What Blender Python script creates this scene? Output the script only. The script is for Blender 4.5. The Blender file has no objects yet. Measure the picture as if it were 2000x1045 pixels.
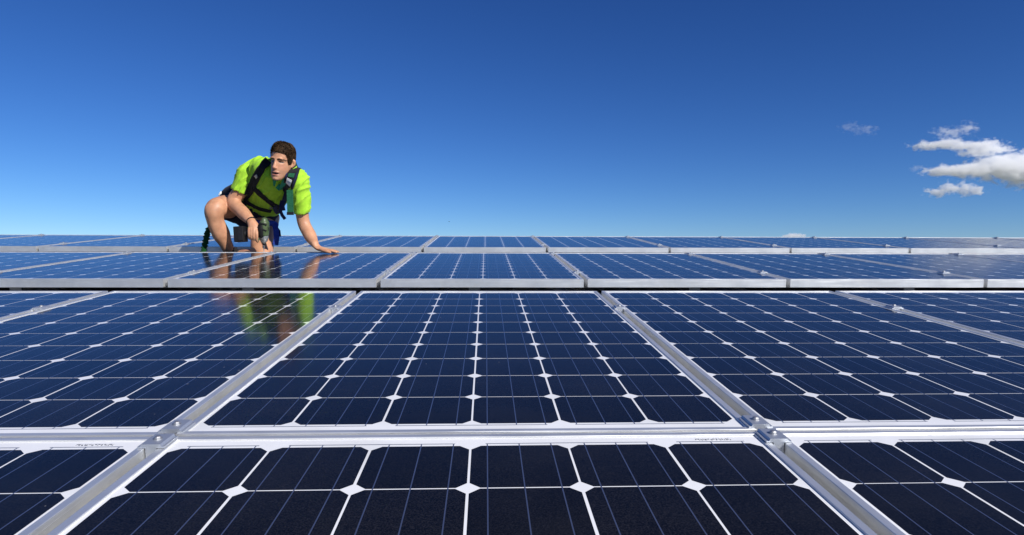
import bpy, bmesh, math, random
from mathutils import Vector, Matrix, noise, Quaternion
from mathutils.bvhtree import BVHTree
random.seed(7)
sc = bpy.context.scene
COL = sc.collection
rad = math.radians

# ------------------------------------------------------------------ frames
PITCH = rad(5.6)                       # slope of the roof
RW = Matrix.Translation((0, 0, 5.0)) @ Matrix.Rotation(PITCH, 4, 'X')    # roof frame -> world
def roof(x, y, z): return RW @ Vector((x, y, z))

# ------------------------------------------------------------------ camera
F_PX = 1297.0
cam_rot = (Matrix.Rotation(-0.0401, 3, 'Z') @ Matrix.Rotation(-0.1092, 3, 'X') @ Matrix.Rotation(-0.0056, 3, 'Y'))
R3 = RW.to_3x3()
C_R = (R3 @ cam_rot.col[0]).normalized()
C_F = (R3 @ cam_rot.col[1]).normalized()
C_U = (R3 @ cam_rot.col[2]).normalized()
C_P = roof(0.0248, -1.1441, 0.4043)
cam = bpy.data.cameras.new('camera')
cam.sensor_width = 36.0; cam.sensor_fit = 'HORIZONTAL'; cam.lens = F_PX / 2000 * 36
cam.clip_start = 0.02; cam.clip_end = 30000
cam_o = bpy.data.objects.new('camera', cam); COL.objects.link(cam_o)
cam_o.matrix_world = Matrix.Translation(C_P) @ Matrix((C_R, C_U, -C_F)).transposed().to_4x4()
sc.camera = cam_o
def at(u, v, d):
    return C_P + C_F * d + C_R * ((u - 1000) / F_PX * d) - C_U * ((v - 522.5) / F_PX * d)

# ------------------------------------------------------------------ sky, sun, exposure
SUN = Vector((0.59, -0.60, 0.54)).normalized()
SUN_EL = math.asin(SUN.z); SUN_AZ = math.atan2(SUN.x, SUN.y)
w = bpy.data.worlds.new('World'); sc.world = w; w.use_nodes = True
nt = w.node_tree; nt.nodes.clear()
sky = nt.nodes.new('ShaderNodeTexSky'); sky.sky_type = 'NISHITA'; sky.sun_disc = False
sky.sun_elevation = SUN_EL; sky.sun_rotation = SUN_AZ
sky.altitude = 2500; sky.air_density = 1.0; sky.dust_density = 0.0; sky.ozone_density = 5.0
# deep polarised blue: one gain and gamma per channel over the whole sky
sep = nt.nodes.new('ShaderNodeSeparateColor'); comb = nt.nodes.new('ShaderNodeCombineColor')
for i, (gain, gam) in enumerate(((.450, 1.19), (.525, 1.18), (.795, 1.074))):
    pw = nt.nodes.new('ShaderNodeMath'); pw.operation = 'POWER'; pw.inputs[1].default_value = gam
    ml = nt.nodes.new('ShaderNodeMath'); ml.operation = 'MULTIPLY'; ml.inputs[1].default_value = gain
    nt.links.new(sep.outputs[i], pw.inputs[0]); nt.links.new(pw.outputs[0], ml.inputs[0]); nt.links.new(ml.outputs[0], comb.inputs[i])
bg = nt.nodes.new('ShaderNodeBackground'); bg.inputs['Strength'].default_value = 0.093
wo = nt.nodes.new('ShaderNodeOutputWorld')
hs = nt.nodes.new('ShaderNodeHueSaturation'); hs.inputs['Saturation'].default_value = 1.12
nt.links.new(sky.outputs[0], hs.inputs['Color']); nt.links.new(hs.outputs[0], sep.inputs[0])
nt.links.new(comb.outputs[0], bg.inputs[0]); nt.links.new(bg.outputs[0], wo.inputs[0])
sl = bpy.data.lights.new('sun', 'SUN'); sl.energy = 5.0; sl.angle = rad(0.53); sl.color = (1.0, 0.965, 0.92)
so = bpy.data.objects.new('sun', sl); COL.objects.link(so)
so.rotation_euler = (-SUN).to_track_quat('-Z', 'Y').to_euler(); so.location = (20, -20, 30)
vs = sc.view_settings; vs.view_transform = 'Standard'; vs.look = 'None'; vs.exposure = 0.15; vs.gamma = 1.0
vs.use_curve_mapping = False
sc.cycles.volume_bounces = 16; sc.cycles.max_bounces = 20; sc.cycles.use_denoising = True
sc.cycles.sample_clamp_indirect = 6.0

# ------------------------------------------------------------------ helpers
def mat(name, color=(.5, .5, .5), rough=.5, metal=0.0, coat=0.0, coat_rough=.05, spec=.5):
    m = bpy.data.materials.new(name); m.use_nodes = True
    b = m.node_tree.nodes['Principled BSDF']
    b.inputs['Base Color'].default_value = (*color, 1); b.inputs['Roughness'].default_value = rough
    b.inputs['Metallic'].default_value = metal; b.inputs['Coat Weight'].default_value = coat
    b.inputs['Coat Roughness'].default_value = coat_rough; b.inputs['Coat IOR'].default_value = 1.20; b.inputs['Specular IOR Level'].default_value = spec
    return m
def N(m, kind, **kw):
    n = m.node_tree.nodes.new(kind)
    for k, v in kw.items():
        if k in n.inputs: n.inputs[k].default_value = v
        else: setattr(n, k, v)
    return n
def LK(m, a, b): m.node_tree.links.new(a, b)
def B(m): return m.node_tree.nodes['Principled BSDF']
def add_noise_color(m, c1, c2, scale, detail=4, lo=.35, hi=.65, coord='Object', stretch=None):
    tc = N(m, 'ShaderNodeTexCoord'); src = tc.outputs[coord]
    if stretch:
        mp = N(m, 'ShaderNodeMapping'); mp.inputs['Scale'].default_value = stretch
        LK(m, src, mp.inputs[0]); src = mp.outputs[0]
    n = N(m, 'ShaderNodeTexNoise', Scale=scale, Detail=detail); LK(m, src, n.inputs['Vector'])
    r = N(m, 'ShaderNodeValToRGB'); LK(m, n.outputs['Fac'], r.inputs[0])
    r.color_ramp.elements[0].position = lo; r.color_ramp.elements[0].color = (*c1, 1)
    r.color_ramp.elements[1].position = hi; r.color_ramp.elements[1].color = (*c2, 1)
    LK(m, r.outputs[0], B(m).inputs['Base Color'])
    return n, r, src
def add_bump(m, scale, strength, dist=.001, detail=3, coord='Object', stretch=None, target='Normal'):
    tc = N(m, 'ShaderNodeTexCoord'); src = tc.outputs[coord]
    if stretch:
        mp = N(m, 'ShaderNodeMapping'); mp.inputs['Scale'].default_value = stretch
        LK(m, src, mp.inputs[0]); src = mp.outputs[0]
    n = N(m, 'ShaderNodeTexNoise', Scale=scale, Detail=detail); LK(m, src, n.inputs['Vector'])
    b = N(m, 'ShaderNodeBump', Strength=strength, Distance=dist); LK(m, n.outputs['Fac'], b.inputs['Height'])
    LK(m, b.outputs[0], B(m).inputs[target])
    return b
def tag(o, label=None, cat=None, group=None, kind=None):
    if label: o['label'] = label
    if cat: o['category'] = cat
    if group: o['group'] = group
    if kind: o['kind'] = kind
    return o
def obj(name, me, m=None, parent=None, smooth=False):
    if isinstance(me, bmesh.types.BMesh):
        bm = me; me = bpy.data.meshes.new(name); bm.normal_update(); bm.to_mesh(me); bm.free()
    o = bpy.data.objects.new(name, me); COL.objects.link(o)
    if m is not None and not me.materials: me.materials.append(m)
    if parent is not None: o.parent = parent
    if smooth:
        for p in me.polygons: p.use_smooth = True
    return o
def empty(name, mw=None, parent=None):
    o = bpy.data.objects.new(name, None); COL.objects.link(o); o.empty_display_size = .1
    if mw is not None: o.matrix_world = mw
    if parent: o.parent = parent
    return o
def box(bm, x0, x1, y0, y1, z0, z1, bev=0.0):
    v = [bm.verts.new(p) for p in ((x0,y0,z0),(x1,y0,z0),(x1,y1,z0),(x0,y1,z0),(x0,y0,z1),(x1,y0,z1),(x1,y1,z1),(x0,y1,z1))]
    fs = [bm.faces.new([v[i] for i in f]) for f in ((3,2,1,0),(4,5,6,7),(0,1,5,4),(1,2,6,5),(2,3,7,6),(3,0,4,7))]
    if bev:
        es = list({e for f in fs for e in f.edges})
        bmesh.ops.bevel(bm, geom=es, offset=bev, segments=2, affect='EDGES', profile=.7)
def prism(bm, pts, z0, z1):
    a = [bm.verts.new((x, y, z0)) for x, y in pts]; b = [bm.verts.new((x, y, z1)) for x, y in pts]
    n = len(pts)
    bm.faces.new(a[::-1]); bm.faces.new(b)
    for i in range(n): bm.faces.new((a[i], a[(i+1) % n], b[(i+1) % n], b[i]))
def loft(bm, rings, close=True, n=20):
    """rings: list of (center, A, B) ellipse vectors"""
    R = []
    for c, a, b in rings:
        R.append([bm.verts.new(c + a * math.cos(2*math.pi*i/n) + b * math.sin(2*math.pi*i/n)) for i in range(n)])
    for r0, r1 in zip(R, R[1:]):
        for i in range(n): bm.faces.new((r0[i], r0[(i+1) % n], r1[(i+1) % n], r1[i]))
    if close: bm.faces.new(R[0][::-1]); bm.faces.new(R[-1])
def resample(pts, rr, k):
    """Catmull-Rom through points with radii tuples"""
    out = []; P = [Vector(p) for p in pts]
    rr = [r if isinstance(r, tuple) else (r, r) for r in rr]
    for i in range(len(P) - 1):
        p0 = P[max(i-1, 0)]; p1 = P[i]; p2 = P[i+1]; p3 = P[min(i+2, len(P)-1)]
        for s in range(k):
            t = s / k
            q = .5*((2*p1) + (p2-p0)*t + (2*p0-5*p1+4*p2-p3)*t*t + (-p0+3*p1-3*p2+p3)*t**3)
            e = t*t*(3-2*t)
            out.append((q, (rr[i][0]*(1-e)+rr[i+1][0]*e, rr[i][1]*(1-e)+rr[i+1][1]*e)))
    out.append((P[-1], rr[-1]))
    return out
def tube(bm, pts, rr, ref=None, n=16, k=4, cap=True, flat_ends=False):
    S = resample(pts, rr, k); rings = []
    ref = Vector(ref) if ref is not None else None
    A = None
    for i, (p, (ra, rb)) in enumerate(S):
        t = (S[min(i+1, len(S)-1)][0] - S[max(i-1, 0)][0]).normalized()
        if ref is not None: a = (ref - t * ref.dot(t)).normalized()
        elif A is None:
            h = Vector((0, 0, 1)) if abs(t.z) < .9 else Vector((1, 0, 0)); a = (h - t * h.dot(t)).normalized()
        else: a = (A - t * A.dot(t)).normalized()
        A = a; b = t.cross(a)
        if i == 0 and cap and not flat_ends:
            m_ = min(ra, rb)
            for q in (.98, .75, .4): rings.append((p - t*m_*q, a*ra*math.sqrt(1-q*q), b*rb*math.sqrt(1-q*q)))
        rings.append((p, a*ra, b*rb))
        if i == len(S)-1 and cap and not flat_ends:
            m_ = min(ra, rb)
            for q in (.4, .75, .98): rings.append((p + t*m_*q, a*ra*math.sqrt(1-q*q), b*rb*math.sqrt(1-q*q)))
    loft(bm, rings, True, n)
def remeshed(bm, voxel, smooth=4, factor=.5, name='tmp'):
    bmesh.ops.recalc_face_normals(bm, faces=bm.faces[:])
    me = bpy.data.meshes.new(name); bm.to_mesh(me); bm.free()
    o = bpy.data.objects.new(name, me); COL.objects.link(o)
    r = o.modifiers.new('r', 'REMESH'); r.mode = 'VOXEL'; r.voxel_size = voxel; r.use_smooth_shade = True
    if smooth:
        s = o.modifiers.new('s', 'SMOOTH'); s.iterations = smooth; s.factor = factor
    dg = bpy.context.evaluated_depsgraph_get(); dg.update()
    out = bpy.data.meshes.new_from_object(o.evaluated_get(dg))
    COL.objects.unlink(o); bpy.data.objects.remove(o); bpy.data.meshes.remove(me)
    for p in out.polygons: p.use_smooth = True
    return out
def bvh_of(mes):
    vs_, ps = [], []
    for me in mes:
        o = len(vs_); vs_ += [v.co.copy() for v in me.vertices]; ps += [[i + o for i in p.vertices] for p in me.polygons]
    return BVHTree.FromPolygons(vs_, ps)

# ------------------------------------------------------------------ materials
# anodised aluminium of the frames
M_ALU = mat('anodised_aluminium', (.88, .88, .87), .44, .78)
n_, r_, s_ = add_noise_color(M_ALU, (.74, .75, .75), (.90, .90, .88), 9, 6, .3, .6)
add_bump(M_ALU, 1.0, .6, .0012, 2, stretch=(4, 900, 900))     # drawn grain along each bar
M_CLAMP = mat('clamp_aluminium', (.52, .55, .60), .5, .75); add_bump(M_CLAMP, 400, .2, .0005, 2)
M_RAIL = mat('rail_aluminium', (.5, .5, .5), .5, .8); add_bump(M_RAIL, 200, .15, .0006, 2)
M_BOLT = mat('stainless_bolt', (.55, .55, .55), .55, 1.0)
M_BACK = mat('white_backsheet', (.86, .86, .85), .55, 0, 1.0, .07)
add_noise_color(M_BACK, (.76, .76, .73), (.88, .88, .87), 6, 5, .25, .5)
# silicon cells under textured glass: near-black blue, with the glass's fine sparkle painted in as colour speckle, and scattered dust specks
M_CELL = mat('monocrystalline_cell', (.008, .009, .017), .6, 0, 1.0, .115, .1)
def cell_nodes(m):
    geo = N(m, 'ShaderNodeNewGeometry'); oi = N(m, 'ShaderNodeObjectInfo')
    n1 = N(m, 'ShaderNodeTexNoise', Scale=420.0, Detail=2.0); LK(m, geo.outputs['Position'], n1.inputs['Vector'])
    r1 = N(m, 'ShaderNodeValToRGB'); LK(m, n1.outputs['Fac'], r1.inputs[0])
    r1.color_ramp.elements[0].position = .40; r1.color_ramp.elements[0].color = (.0010, .0010, .0012, 1)
    r1.color_ramp.elements[1].position = .72; r1.color_ramp.elements[1].color = (.0135, .0125, .014, 1)
    hv = N(m, 'ShaderNodeMapRange'); hv.inputs[3].default_value = .75; hv.inputs[4].default_value = 1.3
    LK(m, oi.outputs['Random'], hv.inputs[0])
    mx = N(m, 'ShaderNodeVectorMath', operation='SCALE'); LK(m, r1.outputs[0], mx.inputs[0]); LK(m, hv.outputs[0], mx.inputs['Scale'])
    # dust specks
    vo = N(m, 'ShaderNodeTexVoronoi', Scale=16.0); LK(m, geo.outputs['Position'], vo.inputs['Vector'])
    n2 = N(m, 'ShaderNodeTexNoise', Scale=2.3, Detail=2.0); LK(m, geo.outputs['Position'], n2.inputs['Vector'])
    th = N(m, 'ShaderNodeMapRange'); th.inputs[1].default_value = .5; th.inputs[2].default_value = .75
    th.inputs[3].default_value = .0; th.inputs[4].default_value = .05
    LK(m, n2.outputs['Fac'], th.inputs[0])
    lt = N(m, 'ShaderNodeMath', operation='LESS_THAN'); LK(m, vo.outputs['Distance'], lt.inputs[0]); LK(m, th.outputs[0], lt.inputs[1])
    # faint dust film
    n3 = N(m, 'ShaderNodeTexNoise', Scale=5.0, Detail=6.0, Roughness=.65); LK(m, geo.outputs['Position'], n3.inputs['Vector'])
    df = N(m, 'ShaderNodeMapRange'); df.inputs[1].default_value = .45; df.inputs[2].default_value = .8
    df.inputs[3].default_value = 0; df.inputs[4].default_value = .013
    LK(m, n3.outputs['Fac'], df.inputs[0])
    mf = N(m, 'ShaderNodeMix', data_type='RGBA'); LK(m, df.outputs[0], mf.inputs[0]); LK(m, mx.outputs[0], mf.inputs[6])
    mf.inputs[7].default_value = (.45, .42, .38, 1)
    ms = N(m, 'ShaderNodeMix', data_type='RGBA'); LK(m, lt.outputs[0], ms.inputs[0]); LK(m, mf.outputs[2], ms.inputs[6])
    ms.inputs[7].default_value = (.16, .15, .14, 1)
    LK(m, ms.outputs[2], B(m).inputs['Base Color'])
    # very slightly uneven glass
    n4 = N(m, 'ShaderNodeTexNoise', Scale=7.0, Detail=1.0); LK(m, geo.outputs['Position'], n4.inputs['Vector'])
    bp = N(m, 'ShaderNodeBump', Strength=.25, Distance=.0012); LK(m, n4.outputs['Fac'], bp.inputs['Height'])
    LK(m, bp.outputs[0], B(m).inputs['Coat Normal'])
cell_nodes(M_CELL)
M_RIB = mat('tinned_ribbon', (.22, .25, .34), .35, .8, 1.0, .06)
M_BUS = mat('string_ribbon', (.42, .43, .45), .45, .6, 1.0, .06)
M_LABEL = mat('printed_serial_label', (.8, .8, .78), .5, 0, 1.0, .06)
def label_nodes(m):
    tc = N(m, 'ShaderNodeTexCoord'); mp = N(m, 'ShaderNodeMapping'); mp.inputs['Scale'].default_value = (420, 160, 1)
    LK(m, tc.outputs['Object'], mp.inputs[0])
    wn = N(m, 'ShaderNodeTexNoise', Scale=1.0, Detail=0.0); LK(m, mp.outputs[0], wn.inputs['Vector'])
    r = N(m, 'ShaderNodeValToRGB'); LK(m, wn.outputs['Fac'], r.inputs[0]); r.color_ramp.interpolation = 'CONSTANT'
    r.color_ramp.elements[0].color = (.12, .12, .12, 1); r.color_ramp.elements[1].position = .48; r.color_ramp.elements[1].color = (.8, .8, .78, 1)
    LK(m, r.outputs[0], B(m).inputs['Base Color'])
label_nodes(M_LABEL)
M_ROOF = mat('corrugated_roof_steel', (.22, .23, .24), .45, .3)
add_noise_color(M_ROOF, (.13, .13, .13), (.25, .26, .27), 3, 6, .3, .65)
M_WALL = mat('warehouse_wall_steel', (.45, .45, .42), .6, .1); add_noise_color(M_WALL, (.36, .36, .33), (.48, .48, .45), 1.5, 5)
M_GROUND = mat('grass_ground', (.08, .11, .04), .95)
add_noise_color(M_GROUND, (.05, .075, .025), (.13, .13, .06), .05, 8, .35, .65, 'Object')

# ------------------------------------------------------------------ setting: ground, warehouse with roof
bm = bmesh.new(); box(bm, -9000, 9000, -9000, 9000, -1, 0); g = obj('ground', bm, M_GROUND); tag(g, kind='structure')

Z_ROOF = -0.150                    # crest of roof ribs below the plane of the glass (roof frame)
wh = empty('warehouse', Matrix.Translation((0, 2, 0)))
tag(wh, 'low pitched grey corrugated steel warehouse roof under the panel rows', 'building')
WI = wh.matrix_world.inverted()
def roof_sheet():
    bm = bmesh.new(); prof = []
    x = -9.0
    while x < 9.0:
        prof += [(x, -.028), (x + .13, -.028), (x + .148, 0), (x + .182, 0), (x + .2, -.028)][:4]; x += .2
    rows = []
    for y in (-4.0, -1.0, 2.0, 5.0, 7.2):
        rows.append([bm.verts.new(WI @ roof(px, y, Z_ROOF + pz)) for px, pz in prof])
    rid = roof(0, 7.2, 0)                 # far side falls away again beyond the ridge
    for k in (1,):
        row = []
        for px, pz in prof:
            p = roof(px, 7.2, Z_ROOF + pz); row.append(bm.verts.new(WI @ (p + Vector((0, 8, -8 * math.tan(PITCH))))))
        rows.append(row)
    for a, b in zip(rows, rows[1:]):
        for i in range(len(prof) - 1): bm.faces.new((a[i], a[i+1], b[i+1], b[i]))
    return bm
obj('roof', roof_sheet(), M_ROOF, wh)
bm = bmesh.new()
pr = WI @ roof(0, 7.2, Z_ROOF + .012); prof = [(-.14, -.035), (-.02, .012), (.02, .012), (.14, -.035), (.14, -.03), (0, .02), (-.14, -.03)]
va = [bm.verts.new((-9, pr.y + a, pr.z + b)) for a, b in prof]; vb = [bm.verts.new((9, pr.y + a, pr.z + b)) for a, b in prof]
for i in range(len(prof)): bm.faces.new((va[i], va[(i+1) % 7], vb[(i+1) % 7], vb[i]))
obj('ridge_cap', bm, M_ROOF, wh)
e0 = WI @ roof(0, -3.9, Z_ROOF - .05); e1 = e0.copy(); yr = pr.y
yb = yr + 8
for nm, a in (('near_wall', (-8.8, 8.8, e0.y, e0.y + .15)), ('far_wall', (-8.8, 8.8, yb - .25, yb - .1))):
    bm = bmesh.new(); box(bm, *a, 0, e0.z - .04 if nm == 'near_wall' else pr.z - 8 * math.tan(PITCH) - .06); obj('wall', bm, M_WALL, wh)
for x0 in (-8.8, 8.65):
    bm = bmesh.new()
    pts = [(e0.y + .151, 0), (yb - .251, 0), (yb - .251, pr.z - 8*math.tan(PITCH) - .06), (yr, pr.z - .08), (e0.y + .151, e0.z - .03)]
    a = [bm.verts.new((x0, y, z)) for y, z in pts]; b = [bm.verts.new((x0 + .15, y, z)) for y, z in pts]
    bm.faces.new(a); bm.faces.new(b[::-1])
    for i in range(5): bm.faces.new((a[i], b[i], b[(i+1) % 5], a[(i+1) % 5]))
    obj('wall', bm, M_WALL, wh)

# ------------------------------------------------------------------ solar panels
PX, PY = .159, .158                     # cell pitch
PW, PL = .9900, 1.6720                  # panel outer size
PP = 1.0112                             # column pitch
ME_ = (PL - 10 * PY) / 2                # end margin from cell edge to frame edge
FH = .040; LIP = .013; CZ = FH - .0017  # frame height, lip, cell surface
def frame_bar(length, flip):
    bm = bmesh.new()
    prof = [(0, 0), (0, FH - .0008), (.0008, FH), (LIP - .0006, FH), (LIP, FH - .0006), (LIP, CZ - .0006), (.0022, CZ - .0006),
            (.0022, .002), (.024, .002), (.024, 0)]
    A, Bv = [], []
    for i, z in prof:
        A.append(bm.verts.new((-length/2 + i, i, z))); Bv.append(bm.verts.new((length/2 - i, i, z)))
    n = len(prof)
    for i in range(n): bm.faces.new((A[i], A[(i+1) % n], Bv[(i+1) % n], Bv[i]))
    bm.faces.new(A[::-1]); bm.faces.new(Bv)
    bmesh.ops.recalc_face_normals(bm, faces=bm.faces[:])
    me = bpy.data.meshes.new('frame_bar'); bm.to_mesh(me); bm.free(); me.materials.append(M_ALU)
    return me
ME_SHORT = frame_bar(PW, 0); ME_LONG = frame_bar(PL, 0)
bm = bmesh.new(); box(bm, -PW/2 + .004, PW/2 - .004, -PL/2 + .004, PL/2 - .004, CZ - .005, CZ - .0010)
ME_BACK = bpy.data.meshes.new('backsheet'); bm.to_mesh(ME_BACK); bm.free(); ME_BACK.materials.append(M_BACK)
CX, CY, CH = .1552/2, .1554/2, .0152
OCT = [(-CX + CH, -CY), (CX - CH, -CY), (CX, -CY + CH), (CX, CY - CH), (CX - CH, CY), (-CX + CH, CY), (-CX, CY - CH), (-CX, -CY + CH)]
bm = bmesh.new(); prism(bm, OCT, -.0004, .0001)
ME_CELL = bpy.data.meshes.new('cell'); bm.to_mesh(ME_CELL); bm.free(); ME_CELL.materials.append(M_CELL)
bm = bmesh.new(); box(bm, -.0009, .0009, -PY*5 - .006, PY*5 + .006, -.0003, .0002)
ME_RIB = bpy.data.meshes.new('cell_ribbon'); bm.to_mesh(ME_RIB); bm.free(); ME_RIB.materials.append(M_RIB)
def bus_mesh(length):
    bm = bmesh.new(); box(bm, -length/2, length/2, -.0014, .0014, -.0003, .0003)
    me = bpy.data.meshes.new('string_ribbon'); bm.to_mesh(me); bm.free(); me.materials.append(M_BUS); return me
ME_BUS2 = bus_mesh(PX*2 - .05); ME_BUS1 = bus_mesh(PX - .045)
bm = bmesh.new(); box(bm, -.03, .03, -.0035, .0035, -.0003, .0004)
ME_LAB = bpy.data.meshes.new('serial_label'); bm.to_mesh(ME_LAB); bm.free(); ME_LAB.materials.append(M_LABEL)
bm = bmesh.new()
for i in range(6):
    for j in range(10):
        prism(bm, [(x + (i - 2.5)*PX, y + (j - 4.5)*PY) for x, y in OCT], -.0004, .0001)
ME_CELLS = bpy.data.meshes.new('cells'); bm.to_mesh(ME_CELLS); bm.free(); ME_CELLS.materials.append(M_CELL)
def put(name, me, parent, loc, rz=0):
    o = bpy.data.objects.new(name, me); COL.objects.link(o); o.parent = parent; o.location = loc
    if rz: o.rotation_euler = (0, 0, rz)
    return o
# rows: tilt, y of near cell edge, z of glass there, x shift
ROWS = {1: (0.0, -.1013 - 10*PY, 0.0, .0014, range(-2, 3)), 2: (0.0, 0.0, 0.0, 0.0, range(-3, 4)),
        3: (-.0088, 2.1174, -.0083, .0109, range(-5, 6)), 4: (-.0069, 4.2845, -.0236, .0201, range(-6, 7))}
def row_frame(r):
    t, y0, z0, x0, _ = ROWS[r]
    return RW @ Matrix.Translation((x0, y0, z0)) @ Matrix.Rotation(t, 4, 'X')     # x across, y=0 at near cell edge, z=0 glass
WORDS = {1: 'one', 2: 'two', 3: 'three', 4: 'four', 5: 'five', 6: 'six', 7: 'seven'}
ROWN = {1: 'lowest row', 2: 'second row up', 3: 'row before the man', 4: 'row behind the man'}
SPECIAL = {(3, -1): 'dark blue solar panel under the open left hand of the kneeling man',
           (2, -1): 'dark solar panel of the second row mirroring the green shirt of the man'}
def panel(r, c):
    fr = row_frame(r)
    jit = random.Random(r*31 + c)
    e = empty('solar_panel', fr @ Matrix.Translation((c*PP + jit.uniform(-.0008, .0008), 5*PY, -CZ)) @ Matrix.Rotation(jit.uniform(-.0006, .0006), 4, 'X') @ Matrix.Rotation(jit.uniform(-.0006, .0006), 4, 'Y'))
    if (r, c) in SPECIAL: lab = SPECIAL[(r, c)]
    else:
        k = c + 1
        if k == 0: lab = f"solar panel of the {ROWN[r]}, in line with the man's resting hand"
        else: lab = f"solar panel of the {ROWN[r]}, {WORDS[abs(k)]} {'toward' if k > 0 else 'away from'} the clouds from his hand"
    tag(e, lab, 'solar panel', 'solar panels in rows on the roof')
    put('frame_bar', ME_SHORT, e, (0, -PL/2, 0)); put('frame_bar', ME_SHORT, e, (0, PL/2, 0), math.pi)
    put('frame_bar', ME_LONG, e, (-PW/2, 0, 0), -math.pi/2); put('frame_bar', ME_LONG, e, (PW/2, 0, 0), math.pi/2)
    put('backsheet', ME_BACK, e, (0, 0, 0))
    if r < 4:
        for i in range(6):
            for j in range(10):
                put('cell', ME_CELL, e, ((i - 2.5)*PX + jit.uniform(-.0004, .0004), (j - 4.5)*PY + jit.uniform(-.0003, .0003), CZ - .0010))
            for q in (-1, 0, 1):
                put('cell_ribbon', ME_RIB, e, ((i - 2.5)*PX + q*.052, 0, CZ - .0010))
        for s, me, xs in ((-1, ME_BUS2, (-2, 0, 2)), (1, ME_BUS2, (-1, 1)), (1, ME_BUS1, (-2.5, 2.5))):
            for x in xs: put('string_ribbon', me, e, (x*PX, s*(PY*5 + .0075), CZ - .0010))
        if r < 3: put('serial_label', ME_LAB, e, (PX*2.55, PY*5 + .017, CZ - .0012))
    else:
        o = put('cells', ME_CELLS, e, (0, 0, CZ - .0010)); o['kind'] = 'stuff'
        for me in (ME_BUS2,):
            for x in (-2, 0, 2): put('string_ribbon', me, e, (x*PX, -(PY*5 + .0075), CZ - .0010))
    return e
for r in ROWS:
    for c in ROWS[r][4]: panel(r, c)

# ------------------------------------------------------------------ clamps and rails
CLAMP_Y = {1: (-ME_ + .35, 10*PY + ME_ - .030), 2: (-ME_ + .030, 10*PY + ME_ - .43), 3: (-ME_ + .31, 10*PY + ME_ - .09), 4: (-ME_ + .33, 10*PY + ME_ - .06)}
bm = bmesh.new()
T = CZ - .0383 + .0017
# hat section: flat crown bridging the gap, step down to a flange on either lip, channel legs between the frames
hat = [(-.021, .0005), (-.021, .0030), (-.0165, .0030), (-.0145, .0070), (.0145, .0070), (.0165, .0030), (.021, .0030), (.021, .0005),
       (.0085, .0005), (.0085, -.030), (.0065, -.030), (.0065, .0040), (-.0065, .0040), (-.0065, -.030), (-.0085, -.030), (-.0085, .0005)]
A = [bm.verts.new((x, -.024, z + .0017)) for x, z in hat]; Bq = [bm.verts.new((x, .024, z + .0017)) for x, z in hat]
for i in range(len(hat)): bm.faces.new((A[i], A[(i+1) % len(hat)], Bq[(i+1) % len(hat)], Bq[i]))
bm.faces.new(A[::-1]); bm.faces.new(Bq)
box(bm, -.0064, .0064, -.0238, -.0220, -.0280, .0055)
bmesh.ops.recalc_face_normals(bm, faces=bm.faces[:])
ME_PLATE = bpy.data.meshes.new('plate'); bm.to_mesh(ME_PLATE); bm.free(); ME_PLATE.materials.append(M_CLAMP)
bm = bmesh.new()
ringz = [(.0074, .0087), (.0074, .0093), (.0056, .0093), (.0056, .0120), (.0044, .0134), (.0024, .0142), (.0006, .0144)]
loft(bm, [(Vector((0, 0, z)), Vector((r_, 0, 0)), Vector((0, r_, 0))) for r_, z in ringz], True, 14)
ME_BOLT = bpy.data.meshes.new('bolt'); bm.to_mesh(ME_BOLT); bm.free(); ME_BOLT.materials.append(M_BOLT)
for r in ROWS:
    fr = row_frame(r); cs = list(ROWS[r][4])
    for c in cs[:-1]:
        for i, y in enumerate(CLAMP_Y[r]):
            e = empty('mid_clamp', fr @ Matrix.Translation(((c + .5)*PP, y, 0)))
            k = c + 1; where = f"{WORDS[k + 1]} toward" if k >= 0 else f"{WORDS[-k]} away from"
            tag(e, f"{'lower' if i == 0 else 'upper'} clamp of the {ROWN[r]}, {where} the clouds from his hand", 'clamp', 'clamps bolted between the panels')
            put('plate', ME_PLATE, e, (0, 0, 0)); put('bolt', ME_BOLT, e, (0, 0, 0))
    x0, x1 = (cs[0] - .56)*PP, (cs[-1] + .56)*PP
    for i, y in enumerate(CLAMP_Y[r]):
        e = empty('mounting_rail', fr @ Matrix.Translation((0, y, -CZ)))
        tag(e, f"aluminium mounting rail under the {'lower' if i == 0 else 'upper'} half of the {ROWN[r]}", 'rail', 'mounting rails under the panels')
        bm = bmesh.new(); box(bm, x0, x1, -.02, .02, -.0395, -.0005)
        obj('rail', bm, M_RAIL, e)
        zr = Z_ROOF - (ROWS[r][2] + y*ROWS[r][0]) + CZ            # roof crest in this frame
        k = math.ceil((x0 + .2)/1.2)
        while k*1.2 < x1 - .1:
            bm = bmesh.new(); x = round(k*1.2/.2)*.2 - .035 - ROWS[r][3]
            box(bm, x - .03, x + .03, .0205, .0245, zr + .005, -.004); box(bm, x - .03, x + .03, .0205, .075, zr + .001, zr + .0049)
            obj('foot', bm, M_RAIL, e); k += 1

# ------------------------------------------------------------------ the man
def ur(u, y, z):
    """point of the roof frame at depth y and height z seen in image column u"""
    x = 0.0
    for _ in range(6):
        p = roof(x, y, z); d = (p - C_P).dot(C_F); x += ((u - 1000) / F_PX * d - (p - C_P).dot(C_R))
    return roof(x, y, z)
def z3(y):                                   # top of the glass of the third row
    return ROWS[3][2] + (y - ROWS[3][1]) * ROWS[3][0]
RX = R3 @ Vector((1, 0, 0)); RY = R3 @ Vector((0, 1, 0)); RZ = R3 @ Vector((0, 0, 1))

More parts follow.
